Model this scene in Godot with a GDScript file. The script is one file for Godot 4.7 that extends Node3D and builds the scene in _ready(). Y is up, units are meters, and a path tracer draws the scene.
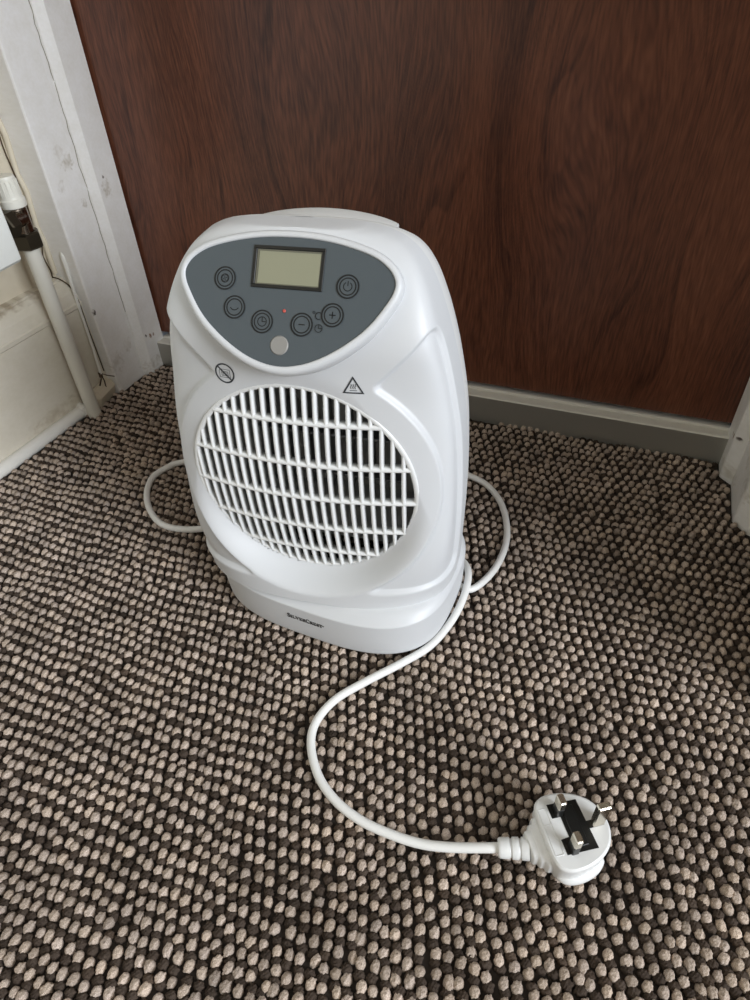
extends Node3D
# A white fan heater on a looped carpet in front of a dark wooden door.
# World: y up, carpet top at y = 0, door at z = -0.65, camera above the origin.

# ------------------------------------------------------------------ mesh builder
class MB:
	var v := PackedVector3Array()
	var n := PackedVector3Array()
	var uv := PackedVector2Array()
	var ix := PackedInt32Array()

	func grid(p: PackedVector3Array, rows: int, cols: int, wrap := false, ref = null, skip := PackedByteArray(), uvs := PackedVector2Array(), wrap_rows := false, flip := false) -> void:
		var nn := PackedVector3Array()
		nn.resize(p.size())
		var faces := PackedInt32Array()
		var cmax := cols if wrap else cols - 1
		var rmax := rows if wrap_rows else rows - 1
		for r in rmax:
			for c in cmax:
				var c2 := (c + 1) % cols
				var r2 := (r + 1) % rows
				var a := r * cols + c
				var b := r * cols + c2
				var d := r2 * cols + c
				var e := r2 * cols + c2
				var fn := (p[e] - p[a]).cross(p[b] - p[d])
				nn[a] += fn
				nn[b] += fn
				nn[d] += fn
				nn[e] += fn
				if skip.size() and skip[a]:
					continue
				faces.append_array(PackedInt32Array([a, b, e, a, e, d]))
		# which way the faces look: face a,b,e taken clockwise has normal (e-a)x(b-a), the same side as fn
		var s := 0.0
		if ref != null:
			for k in p.size():
				s += nn[k].dot(p[k] - ref)
		var turn := s < 0.0
		if ref == null:
			turn = flip
		var off := v.size()
		for k in p.size():
			var q := nn[k].normalized()
			n.append(-q if turn else q)
		v.append_array(p)
		if uvs.size() == p.size():
			uv.append_array(uvs)
		else:
			for k in p.size():
				uv.append(Vector2(p[k].x, p[k].y))
		for k in range(0, faces.size(), 3):
			if turn:
				ix.append_array(PackedInt32Array([off + faces[k], off + faces[k + 2], off + faces[k + 1]]))
			else:
				ix.append_array(PackedInt32Array([off + faces[k], off + faces[k + 1], off + faces[k + 2]]))

	# flat convex polygon, looking away from ref
	func poly(p: Array, ref: Vector3, uvs := []) -> void:
		var nm := Vector3.ZERO
		for k in range(1, p.size() - 1):
			nm += (p[k + 1] - p[0]).cross(p[k] - p[0])
		nm = nm.normalized()
		var turn: bool = nm.dot(p[0] - ref) < 0.0
		var off := v.size()
		for k in p.size():
			v.append(p[k])
			n.append(-nm if turn else nm)
			uv.append(uvs[k] if uvs.size() else Vector2(p[k].x, p[k].y))
		for k in range(1, p.size() - 1):
			if turn:
				ix.append_array(PackedInt32Array([off, off + k + 1, off + k]))
			else:
				ix.append_array(PackedInt32Array([off, off + k, off + k + 1]))

	# box with chamfered edges
	func box(c: Vector3, size: Vector3, bev := 0.0, bs := Basis()) -> void:
		var h := size * 0.5
		var b: float = min(bev, min(h.x, min(h.y, h.z)) * 0.9)
		var ax := [Vector3.RIGHT, Vector3.UP, Vector3.BACK]
		var hh := [h.x, h.y, h.z]
		for i in 3:
			var j := (i + 1) % 3
			var k := (i + 2) % 3
			for s in [-1.0, 1.0]:
				var q := []
				for t in [[-1, -1], [1, -1], [1, 1], [-1, 1]]:
					q.append(c + bs * (ax[i] * hh[i] * s + ax[j] * (hh[j] - b) * t[0] + ax[k] * (hh[k] - b) * t[1]))
				poly(q, c)
			if b > 0.0:
				for s in [-1.0, 1.0]:
					for t in [-1.0, 1.0]:
						var q := []
						for e in [-1.0, 1.0]:
							var l: Vector3 = ax[i] * (hh[i] - b) * e
							q.append(c + bs * (l + ax[j] * hh[j] * s + ax[k] * (hh[k] - b) * t))
							q.append(c + bs * (l + ax[j] * (hh[j] - b) * s + ax[k] * hh[k] * t))
						poly([q[0], q[1], q[3], q[2]], c)
		if b > 0.0:
			for sx in [-1.0, 1.0]:
				for sy in [-1.0, 1.0]:
					for sz in [-1.0, 1.0]:
						poly([c + bs * Vector3(h.x * sx, (h.y - b) * sy, (h.z - b) * sz), c + bs * Vector3((h.x - b) * sx, h.y * sy, (h.z - b) * sz), c + bs * Vector3((h.x - b) * sx, (h.y - b) * sy, h.z * sz)], c)

	# tube along a path
	func tube(path: PackedVector3Array, r: float, sides := 12, caps := true, radii := PackedFloat32Array()) -> void:
		var m := path.size()
		var pts := PackedVector3Array()
		var up := Vector3.UP
		var t0 := (path[1] - path[0]).normalized()
		if absf(t0.dot(up)) > 0.9:
			up = Vector3.RIGHT
		var side := t0.cross(up).normalized()
		for k in m:
			var t := (path[mini(k + 1, m - 1)] - path[maxi(k - 1, 0)]).normalized()
			side = (side - t * side.dot(t)).normalized()
			var o := side.cross(t)
			var rr: float = radii[k] if radii.size() else r
			for s in sides:
				var a := TAU * s / sides
				pts.append(path[k] + (side * cos(a) + o * sin(a)) * rr)
		var before := v.size()
		grid(pts, m, sides, true, null)
		# orient by comparing with the axis
		var s := 0.0
		for k in pts.size():
			s += n[before + k].dot(pts[k] - path[k / sides])
		if s < 0.0:
			for k in pts.size():
				n[before + k] = -n[before + k]
			for k in range(ix.size() - (m - 1) * sides * 6, ix.size(), 3):
				var w := ix[k + 1]
				ix[k + 1] = ix[k + 2]
				ix[k + 2] = w
		if caps:
			for e in [0, m - 1]:
				var q := []
				for k in sides:
					q.append(pts[e * sides + k])
				poly(q, path[1 if e == 0 else m - 2])

	# six-sided nut about local y of xf: flats, with bevelled ends
	func hexagon(r: float, y0: float, y1: float, bev: float, xf: Transform3D) -> void:
		var cen := xf * Vector3(0, (y0 + y1) * 0.5, 0)
		var lv := [[r - bev, y0], [r, y0 + bev], [r, y1 - bev], [r - bev, y1]]
		var caps := [[], []]
		for k in 6:
			var a := TAU * k / 6
			var c := TAU * (k + 1) / 6
			for j in 3:
				poly([xf * Vector3(lv[j][0] * cos(a), lv[j][1], lv[j][0] * sin(a)), xf * Vector3(lv[j][0] * cos(c), lv[j][1], lv[j][0] * sin(c)), xf * Vector3(lv[j + 1][0] * cos(c), lv[j + 1][1], lv[j + 1][0] * sin(c)), xf * Vector3(lv[j + 1][0] * cos(a), lv[j + 1][1], lv[j + 1][0] * sin(a))], cen)
			caps[0].append(xf * Vector3((r - bev) * cos(a), y0, (r - bev) * sin(a)))
			caps[1].append(xf * Vector3((r - bev) * cos(a), y1, (r - bev) * sin(a)))
		poly(caps[0], cen)
		poly(caps[1], cen)

	# profile of (radius, height) spun about local y of xf
	func lathe(prof: Array, seg: int, xf: Transform3D, sharp := false) -> void:
		var cen := Vector3.ZERO
		for q in prof:
			cen += xf * Vector3(0, q.y, 0) / prof.size()
		if sharp:
			for k in prof.size() - 1:
				var pts := PackedVector3Array()
				for j in 2:
					for s in seg:
						var a := TAU * s / seg
						pts.append(xf * Vector3(prof[k + j].x * cos(a), prof[k + j].y, prof[k + j].x * sin(a)))
				grid(pts, 2, seg, true, cen)
		else:
			var pts := PackedVector3Array()
			for q in prof:
				for s in seg:
					var a := TAU * s / seg
					pts.append(xf * Vector3(q.x * cos(a), q.y, q.x * sin(a)))
			grid(pts, prof.size(), seg, true, cen)

	# outline (x,z) lofted through rings of [offset, y], capped top and bottom
	func prism(outline: PackedVector2Array, rings: Array, xf: Transform3D, caps := 3) -> void:
		var m := outline.size()
		var cen2 := Vector2.ZERO
		for q in outline:
			cen2 += q / m
		var nr := PackedVector2Array()
		for k in m:
			var t := (outline[(k + 1) % m] - outline[(k - 1 + m) % m]).normalized()
			var o := Vector2(t.y, -t.x)
			if o.dot(outline[k] - cen2) < 0.0:
				o = -o
			nr.append(o)
		var pts := PackedVector3Array()
		var ym := 0.0
		for g in rings:
			ym += g[1] / rings.size()
			for k in m:
				var q: Vector2 = outline[k] + nr[k] * g[0]
				pts.append(xf * Vector3(q.x, g[1], q.y))
		var cen := xf * Vector3(cen2.x, ym, cen2.y)
		grid(pts, rings.size(), m, true, cen)
		for e in [0, rings.size() - 1]:
			if not caps & (1 if e == 0 else 2):
				continue
			var q2 := PackedVector2Array()
			for k in m:
				q2.append(outline[k] + nr[k] * rings[e][0])
			flat(q2, rings[e][1], xf, cen)

	func flat(o2: PackedVector2Array, y: float, xf: Transform3D, cen: Vector3) -> void:
		var tri := Geometry2D.triangulate_polygon(o2)
		for k in range(0, tri.size(), 3):
			var q := []
			for j in 3:
				q.append(xf * Vector3(o2[tri[k + j]].x, y, o2[tri[k + j]].y))
			poly(q, cen)

	# flat stroke of a width, laid on a surface by map(Vector2) -> Vector3
	func ribbon(p: Array, width: float, map: Callable, closed := false) -> void:
		var m := p.size()
		var pts := PackedVector3Array()
		for k in m:
			var t0: Vector2 = p[(k - 1 + m) % m] if closed else p[maxi(k - 1, 0)]
			var t1: Vector2 = p[(k + 1) % m] if closed else p[mini(k + 1, m - 1)]
			var d0: Vector2 = (p[k] - t0).normalized()
			var d1: Vector2 = (t1 - p[k]).normalized()
			var t := (d0 + d1).normalized()
			var o := Vector2(-t.y, t.x)
			var bend: float = 1.0 / maxf(0.5, sqrt(maxf(0.05, (1.0 + d0.dot(d1)) * 0.5))) if d0 != Vector2.ZERO and d1 != Vector2.ZERO else 1.0
			pts.append(map.call(p[k] + o * width * 0.5 * bend))
			pts.append(map.call(p[k] - o * width * 0.5 * bend))
		if closed:
			pts.append(pts[0])
			pts.append(pts[1])
			m += 1
		var mid: Vector3 = map.call(p[0])
		var out: Vector3 = map.call(p[0] + Vector2(0.0005, 0)) - mid
		var out2: Vector3 = map.call(p[0] + Vector2(0, 0.0005)) - mid
		var before := v.size()
		var at := ix.size()
		grid(pts, m, 2)
		if n[before].dot(out.cross(out2)) < 0.0:
			for k in pts.size():
				n[before + k] = -n[before + k]
			for k in range(at, ix.size(), 3):
				var w := ix[k + 1]
				ix[k + 1] = ix[k + 2]
				ix[k + 2] = w

	func into(m: ArrayMesh, mat: Material) -> ArrayMesh:
		var a := []
		a.resize(Mesh.ARRAY_MAX)
		a[Mesh.ARRAY_VERTEX] = v
		a[Mesh.ARRAY_NORMAL] = n
		a[Mesh.ARRAY_TEX_UV] = uv
		a[Mesh.ARRAY_INDEX] = ix
		m.add_surface_from_arrays(Mesh.PRIMITIVE_TRIANGLES, a)
		m.surface_set_material(m.get_surface_count() - 1, mat)
		return m

var M := {}

func part(b: MB, called: String, mat: Material, parent: Node, at := Vector3.ZERO) -> MeshInstance3D:
	var o := MeshInstance3D.new()
	o.name = called
	o.mesh = b.into(ArrayMesh.new(), mat)
	o.position = at
	parent.add_child(o, true)
	return o

func thing(called: String, label: String, category: String, at := Vector3.ZERO) -> Node3D:
	var o := Node3D.new()
	o.name = called
	o.position = at
	add_child(o, true)
	o.set_meta("label", label)
	if category:
		o.set_meta("category", category)
	return o

func setting(o: Node3D, label := "") -> Node3D:
	o.set_meta("kind", "structure")
	if label:
		o.set_meta("label", label)
	return o

func mat(c: Color, rough := 0.5, metal := 0.0, spec := 0.5) -> StandardMaterial3D:
	var m := StandardMaterial3D.new()
	m.albedo_color = c
	m.roughness = rough
	m.metallic = metal
	m.metallic_specular = spec
	return m

func rgb8(r: float, g: float, b: float) -> Color:
	return Color(r / 255.0, g / 255.0, b / 255.0)

func noise(seed_: int, freq: float, oct := 3) -> FastNoiseLite:
	var f := FastNoiseLite.new()
	f.seed = seed_
	f.noise_type = FastNoiseLite.TYPE_SIMPLEX_SMOOTH
	f.frequency = freq
	f.fractal_octaves = oct
	return f

# Catmull-Rom through points
func smooth_path(p: Array, each := 8) -> PackedVector3Array:
	var out := PackedVector3Array()
	for k in p.size() - 1:
		var a: Vector3 = p[maxi(k - 1, 0)]
		var b: Vector3 = p[k]
		var c: Vector3 = p[k + 1]
		var d: Vector3 = p[mini(k + 2, p.size() - 1)]
		for s in each:
			out.append(b.cubic_interpolate(c, a, d, float(s) / each))
	out.append(p[-1])
	return out

func smooth_loop2(p: Array, each := 6) -> PackedVector2Array:
	var out := PackedVector2Array()
	var m := p.size()
	for k in m:
		for s in each:
			out.append((p[k] as Vector2).cubic_interpolate(p[(k + 1) % m], p[(k - 1 + m) % m], p[(k + 2) % m], float(s) / each))
	return out

func curve1(xs: Array, ys: Array, x: float) -> float:
	var m := xs.size()
	if x <= xs[0]:
		return ys[0]
	if x >= xs[m - 1]:
		return ys[m - 1]
	var k := 0
	while x > xs[k + 1]:
		k += 1
	# monotone-ish Hermite
	var h: float = xs[k + 1] - xs[k]
	var d: float = (ys[k + 1] - ys[k]) / h
	var dl: float = (ys[k] - ys[k - 1]) / (xs[k] - xs[k - 1]) if k > 0 else d
	var dr: float = (ys[k + 2] - ys[k + 1]) / (xs[k + 2] - xs[k + 1]) if k + 2 < m else d
	var m0: float = (dl + d) * 0.5
	var m1: float = (dr + d) * 0.5
	var t: float = (x - xs[k]) / h
	return (2 * t * t * t - 3 * t * t + 1) * ys[k] + (t * t * t - 2 * t * t + t) * h * m0 + (-2 * t * t * t + 3 * t * t) * ys[k + 1] + (t * t * t - t * t) * h * m1

# ------------------------------------------------------------------ textures
func wood_texture() -> ImageTexture:
	# covers 0.72 m x 0.72 m, grain upright
	var s := 1024
	var im := Image.create(s, s, false, Image.FORMAT_RGB8)
	var n1 := noise(11, 1.0, 2)
	var n2 := noise(12, 1.0, 2)
	var n3 := noise(13, 1.0, 2)
	var n4 := noise(14, 1.0, 2)
	var lo := rgb8(62, 34, 24)
	var mid := rgb8(101, 60, 43)
	var hi := rgb8(130, 82, 59)
	for y in s:
		for x in s:
			var u := 0.72 * x / s
			var w := 0.72 * y / s
			var warp := n1.get_noise_2d(u * 4.2, w * 1.5) * 0.075 + n2.get_noise_2d(u * 16.0, w * 4.0) * 0.010
			var t := (u + warp) * 62.0
			var f := t - floorf(t)
			# slow rise, sharper fall: the year rings of a flat-cut veneer
			var ring := f * f * (1.0 - smoothstep(0.86, 1.0, f))
			var pores := n3.get_noise_2d(u * 520.0 + warp * 260.0, w * 34.0)
			var pores2 := n3.get_noise_2d(u * 240.0 + 70.0 + warp * 160.0, w * 9.0)
			var broad := n4.get_noise_2d(u * 7.0 + warp * 10.0, w * 1.3)
			var t2 := (u + warp * 1.5 + n2.get_noise_2d(u * 30.0, w * 9.0) * 0.004) * 15.0 + w * 1.6
			var f2 := t2 - floorf(t2)
			var line := smoothstep(0.80, 0.97, f2) * (1.0 - smoothstep(0.97, 1.0, f2)) * clampf(0.6 + n4.get_noise_2d(u * 9.0, w * 5.0 + 7.0) * 1.4, 0.0, 1.0)
			var k := 0.52 - line * 0.30 - ring * 0.14 + pores * 0.34 + pores2 * 0.20 + broad * 0.36
			k = clampf(k, 0.0, 1.0)
			im.set_pixel(x, y, lo.lerp(mid, k * 2.0) if k < 0.5 else mid.lerp(hi, k * 2.0 - 1.0))
	return ImageTexture.create_from_image(im)

# paint with faint yellowing and dust specks; scuffs = [u, v, ru, rv, strength, colour]
func paint_texture(base: Color, w: int, h: int, scuffs: Array, sd: int) -> ImageTexture:
	var im := Image.create(w, h, false, Image.FORMAT_RGB8)
	var n1 := noise(sd, 0.02, 4)
	var n2 := noise(sd + 1, 0.11, 3)
	var n3 := noise(sd + 2, 0.045, 4)
	for y in h:
		for x in w:
			var g := n1.get_noise_2d(x, y) * 0.022 + n2.get_noise_2d(x, y) * 0.014
			var c := Color(base.r * (1.0 + g), base.g * (1.0 + g * 1.1), base.b * (1.0 + g * 1.5))
			im.set_pixel(x, y, c)
	for q in scuffs:
		var cx: float = q[0] * w
		var cy: float = q[1] * h
		var rx: float = q[2] * w
		var ry: float = q[3] * h
		for y in range(maxi(0, int(cy - ry)), mini(h, int(cy + ry) + 1)):
			for x in range(maxi(0, int(cx - rx)), mini(w, int(cx + rx) + 1)):
				var d := Vector2((x - cx) / rx, (y - cy) / ry).length()
				var a: float = (1.0 - smoothstep(0.35, 1.0, d + n3.get_noise_2d(x * 2.0, y * 2.0) * 0.7)) * q[4]
				a *= clampf(0.55 + n3.get_noise_2d(x * 1.3 + 50.0, y * 0.8) * 1.1, 0.0, 1.0)
				im.set_pixel(x, y, im.get_pixel(x, y).lerp(q[5], clampf(a, 0, 1)))
	return ImageTexture.create_from_image(im)

func grain_normal(sd: int, freq: float, strength: float) -> ImageTexture:
	var im: Image = noise(sd, freq, 3).get_seamless_image(256, 256)
	im.convert(Image.FORMAT_RGBA8)
	im.bump_map_to_normal_map(strength)
	return ImageTexture.create_from_image(im)

# ------------------------------------------------------------------ the scene
func _ready() -> void:
	camera_and_light()
	materials()
	room()
	door_and_frame()
	left_corner()
	carpet()
	heater()

func camera_and_light() -> void:
	var cam := Camera3D.new()
	cam.name = "camera"
	cam.fov = rad_to_deg(2.0 * atan(500.0 / 660.0))
	cam.near = 0.01
	cam.far = 50.0
	var p := deg_to_rad(41.85)
	var y := deg_to_rad(-22.6)
	var r := deg_to_rad(2.89)
	var f := Vector3(sin(y) * cos(p), -sin(p), -cos(y) * cos(p))
	var rt := Vector3(cos(y), 0, sin(y))
	var dn := f.cross(rt)
	var cx := rt * cos(r) + dn * sin(r)
	var cy := -rt * sin(r) + dn * cos(r)
	cam.transform = Transform3D(Basis(cx, -cy, -f), Vector3(0, 0.44, 0))
	add_child(cam)
	cam.current = true

	var env := Environment.new()
	env.background_mode = Environment.BG_COLOR
	env.background_color = Color(0.80, 0.88, 1.0)
	env.background_energy_multiplier = 1.0
	env.tonemap_mode = Environment.TONE_MAPPER_LINEAR
	env.tonemap_exposure = 1.0
	env.sdfgi_enabled = true
	env.ssao_enabled = true
	env.ssil_enabled = true
	var we := WorldEnvironment.new()
	we.name = "world"
	we.environment = env
	add_child(we)

	# daylight coming in through the window in the wall on the right
	var a := AreaLight3D.new()
	a.name = "window_daylight"
	a.area_size = Vector2(1.56, 1.24)
	a.light_color = Color(0.95, 0.97, 1.0)
	a.light_energy = 13.2
	a.shadow_enabled = true
	a.position = Vector3(2.59, 1.40, 0.85)
	a.basis = Basis(Vector3.UP, deg_to_rad(90.0))
	add_child(a)

func materials() -> void:
	M.plastic = mat(rgb8(210, 212, 213), 0.42)
	M.plastic.normal_enabled = true
	M.plastic.normal_texture = grain_normal(5, 0.12, 1.2)
	M.plastic.normal_scale = 0.10
	M.plastic.uv1_triplanar = true
	M.plastic.uv1_scale = Vector3(45, 45, 45)
	M.rear = mat(rgb8(220, 221, 219), 0.42)
	M.gloss = mat(rgb8(228, 229, 227), 0.3)
	M.panel = mat(rgb8(76, 84, 88), 0.45)
	M.ink = mat(rgb8(16, 18, 19), 0.5)
	M.print_grey = mat(rgb8(52, 56, 60), 0.5)
	M.black = mat(rgb8(20, 21, 20), 0.35)
	M.screen = mat(rgb8(143, 143, 120), 0.28)
	M.screen_shade = mat(rgb8(104, 103, 88), 0.4)
	M.fan = mat(rgb8(214, 215, 213), 0.5)
	M.element = mat(rgb8(150, 152, 156), 0.4, 0.8)
	M.sensor = mat(rgb8(144, 142, 137), 0.4)
	M.led = mat(rgb8(190, 84, 74), 0.4)
	M.cord = mat(rgb8(236, 236, 232), 0.38)
	M.pin = mat(rgb8(212, 205, 190), 0.22, 1.0)
	M.chrome = mat(rgb8(150, 140, 128), 0.22, 1.0)
	M.nut = mat(rgb8(74, 68, 56), 0.38, 0.8)
	M.alu = mat(rgb8(176, 174, 166), 0.34, 0.55)
	M.alu_edge = mat(rgb8(226, 224, 214), 0.4)
	M.cream = mat(rgb8(214, 204, 182), 0.6)
	M.white_paint = mat(rgb8(226, 224, 216), 0.45)
	M.pipe = mat(rgb8(228, 226, 214), 0.4)
	M.rad = mat(rgb8(226, 228, 222), 0.35)
	M.wall = mat(rgb8(128, 119, 107), 0.8)
	M.wall_dull = mat(rgb8(96, 88, 78), 0.8)  # for the added wall return; darker so it bounces less onto the door
	M.ceiling = mat(rgb8(196, 192, 184), 0.85)
	M.backing = mat(rgb8(46, 39, 34), 0.95)
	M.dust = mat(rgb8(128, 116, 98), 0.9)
	M.dark_brown = mat(rgb8(74, 58, 40), 0.9)

func slab(called: String, c: Vector3, size: Vector3, m: Material, label := "") -> MeshInstance3D:
	var b := MB.new()
	b.box(c, size)
	var o := part(b, called, m, self)
	setting(o, label)
	return o

func room() -> void:
	slab("floor", Vector3(0.98, -0.054, 0.6), Vector3(3.56, 0.1, 2.9), M.backing, "floor under the looped brown carpet")
	slab("ceiling", Vector3(0.98, 2.45, 0.6), Vector3(3.66, 0.1, 3.0), M.ceiling, "white ceiling")
	# wall that holds the door, above and beside it
	var wb := setting(Node3D.new(), "wall around the dark wooden door")
	wb.name = "wall_back"
	add_child(wb)
	var b := MB.new()
	b.box(Vector3(1.45, 1.2, -0.60), Vector3(2.53, 2.4, 0.12))
	part(b, "wall_panel", M.wall, wb)
	b = MB.new()
	b.box(Vector3(-0.21, 2.22, -0.60), Vector3(0.79, 0.36, 0.12))
	part(b, "wall_panel", M.wall, wb)
	# added wall return, unseen; blocks light to darken the door's right side
	slab("added_wall_return", Vector3(0.26, 1.2, -0.43), Vector3(0.14, 2.4, 0.22), M.wall_dull, "unseen wall return added to shade the right of the door")
	# right wall, with the window opening
	var wr := setting(Node3D.new(), "wall with the window")
	wr.name = "wall_right"
	add_child(wr)
	for q in [[0.375, 0.75, 0.6, 2.9], [2.225, 0.35, 0.6, 2.9]]:
		b = MB.new()
		b.box(Vector3(2.66, q[0], q[2]), Vector3(0.1, q[1], q[3]))
		part(b, "wall_panel", M.wall, wr)
	for q in [[-0.40, 0.90], [1.85, 0.40]]:
		b = MB.new()
		b.box(Vector3(2.66, 1.40, q[0]), Vector3(0.1, 1.3, q[1]))
		part(b, "wall_panel", M.wall, wr)
	var w := setting(Node3D.new(), "white framed window in the right wall")
	w.name = "window_1"
	add_child(w)
	b = MB.new()
	for q in [[0.78, 0.06], [2.02, 0.06]]:
		b.box(Vector3(2.66, q[0], 0.85), Vector3(0.07, q[1], 1.6), 0.004)
	for q in [0.08, 0.85, 1.62]:
		b.box(Vector3(2.66, 1.40, q), Vector3(0.07, 1.18, 0.06), 0.004)
	part(b, "window_frame", M.white_paint, w)
	slab("wall_front", Vector3(0.98, 1.2, 2.06), Vector3(3.56, 2.4, 0.1), M.wall)

func door_and_frame() -> void:
	# door leaf
	var d := setting(Node3D.new(), "dark reddish brown wood veneer door")
	d.name = "door_1"
	add_child(d)
	var wm := mat(Color.WHITE, 0.34)
	wm.albedo_texture = wood_texture()
	wm.normal_enabled = true
	wm.normal_texture = grain_normal(21, 0.05, 1.0)
	wm.normal_scale = 0.12
	var b := MB.new()
	b.box(Vector3(-0.213, 1.035, -0.660), Vector3(0.72, 2.0, 0.04), 0.0012)
	for k in b.uv.size():
		b.uv[k] = Vector2((b.v[k].x + 0.573) / 0.72, -(b.v[k].y) / 0.72)
	part(b, "door_leaf", wm, d)

	# metal threshold strip with a channel on top
	var t := setting(Node3D.new(), "metal threshold strip under the door")
	t.name = "trim_3"
	add_child(t)
	b = MB.new()
	var prof := [[-0.622, -0.004], [-0.622, 0.0285], [-0.6226, 0.0296], [-0.6246, 0.0300], [-0.6262, 0.0296], [-0.6266, 0.0284], [-0.6372, 0.0284], [-0.6376, 0.0302], [-0.6384, 0.0308], [-0.6396, 0.0308], [-0.6402, 0.0300], [-0.69, 0.0300]]
	var lip := MB.new()
	for k in prof.size() - 1:
		(b if k == 0 else lip).poly([Vector3(-0.556, prof[k][1], prof[k][0]), Vector3(0.131, prof[k][1], prof[k][0]), Vector3(0.131, prof[k + 1][1], prof[k + 1][0]), Vector3(-0.556, prof[k + 1][1], prof[k + 1][0])], Vector3(0, -0.02, -0.66))
	part(b, "threshold_bar", M.alu, t)
	part(lip, "threshold_channel", M.alu_edge, t)

	# frames: plan outlines extruded upwards
	var white := mat(Color.WHITE, 0.42)
	var sc := rgb8(150, 138, 116)
	var dk := rgb8(70, 62, 54)
	white.albedo_texture = paint_texture(rgb8(236, 234, 229), 256, 1024, [
		[0.924, 0.486, 0.09, 0.018, 0.45, sc], [0.783, 0.524, 0.05, 0.014, 0.3, sc], [0.979, 0.571, 0.05, 0.012, 0.45, sc], [0.863, 0.463, 0.06, 0.02, 0.2, sc],
		[0.675, 0.789, 0.020, 0.010, 1.3, dk], [0.952, 0.909, 0.08, 0.02, 0.22, sc], [0.74, 0.93, 0.12, 0.03, 0.25, sc],
		[0.23, 0.533, 0.014, 0.0045, 1.6, dk], [0.225, 0.555, 0.07, 0.02, 0.4, sc], [0.289, 0.915, 0.018, 0.006, 1.4, rgb8(96, 62, 40)], [0.242, 0.912, 0.022, 0.007, 1.2, rgb8(110, 70, 40)], [0.181, 0.907, 0.016, 0.006, 1.4, dk], [0.2, 0.985, 0.2, 0.02, 0.3, sc]], 31)
	white.texture_repeat = true
	var fl := setting(Node3D.new(), "white painted door frame beside the radiator pipe, scuffed")
	fl.name = "trim_1"
	add_child(fl)
	extrude(fl, "door_stop", [[-0.60, -0.6362], [-0.5555, -0.6362], [-0.5555, -0.6015], [-0.5570, -0.6000], [-0.5625, -0.5935], [-0.564, -0.593], [-0.60, -0.593]], white, 2.05)
	extrude(fl, "jamb", [[-0.62, -0.69], [-0.5648, -0.69], [-0.5648, -0.5925], [-0.5662, -0.5470], [-0.5667, -0.5457], [-0.5680, -0.5450], [-0.64, -0.5448], [-0.64, -0.69]], white, 2.05)
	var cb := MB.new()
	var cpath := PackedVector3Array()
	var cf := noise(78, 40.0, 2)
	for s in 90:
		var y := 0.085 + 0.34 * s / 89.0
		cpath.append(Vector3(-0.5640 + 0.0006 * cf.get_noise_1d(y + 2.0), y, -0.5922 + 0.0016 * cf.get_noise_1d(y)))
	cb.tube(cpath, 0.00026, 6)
	part(cb, "crack", M.dust, fl)  # thin grey-brown tube laid along the joint
	var fr := setting(Node3D.new(), "white painted door frame right of the threshold")
	fr.name = "trim_2"
	add_child(fr)
	extrude(fr, "door_stop", [[0.18, -0.6362], [0.1300, -0.6362], [0.1300, -0.6020], [0.1312, -0.6000], [0.1400, -0.5915], [0.18, -0.5915]], white, 2.05)
	extrude(fr, "jamb", [[0.19, -0.69], [0.1410, -0.69], [0.1410, -0.5360], [0.1422, -0.5330], [0.1530, -0.5205], [0.156, -0.5190], [0.19, -0.5190]], white, 2.05)
	extrude(fr, "architrave", [[0.158, -0.54], [0.158, -0.5180], [0.162, -0.5140], [0.19, -0.5140], [0.19, -0.54]], white, 2.10)

# plan outline [x, z] raised from the floor to a height; uv.x runs along the outline, uv.y downwards
func extrude(parent: Node3D, called: String, o: Array, m: Material, top: float) -> void:
	var b := MB.new()
	var cen := Vector3.ZERO
	for q in o:
		cen += Vector3(q[0], top * 0.5, q[1]) / o.size()
	var l := 0.0
	for k in o.size():
		var p: Array = o[k]
		var q: Array = o[(k + 1) % o.size()]
		var l2 := l + Vector2(p[0] - q[0], p[1] - q[1]).length()
		var n_ := 4
		for s in n_:
			var y0 := -0.004 + (top + 0.004) * s / n_
			var y1 := -0.004 + (top + 0.004) * (s + 1) / n_
			b.poly([Vector3(p[0], y0, p[1]), Vector3(q[0], y0, q[1]), Vector3(q[0], y1, q[1]), Vector3(p[0], y1, p[1])], cen,
				[Vector2(p[1] * -8.0 + p[0] * 3.0, 1.0 - y0 * 2.0), Vector2(q[1] * -8.0 + q[0] * 3.0, 1.0 - y0 * 2.0), Vector2(q[1] * -8.0 + q[0] * 3.0, 1.0 - y1 * 2.0), Vector2(p[1] * -8.0 + p[0] * 3.0, 1.0 - y1 * 2.0)])
		l = l2
	var pts := PackedVector2Array()
	for q in o:
		pts.append(Vector2(q[0], q[1]))
	b.flat(pts, top, Transform3D(), cen)
	part(b, called, m, parent)

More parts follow.
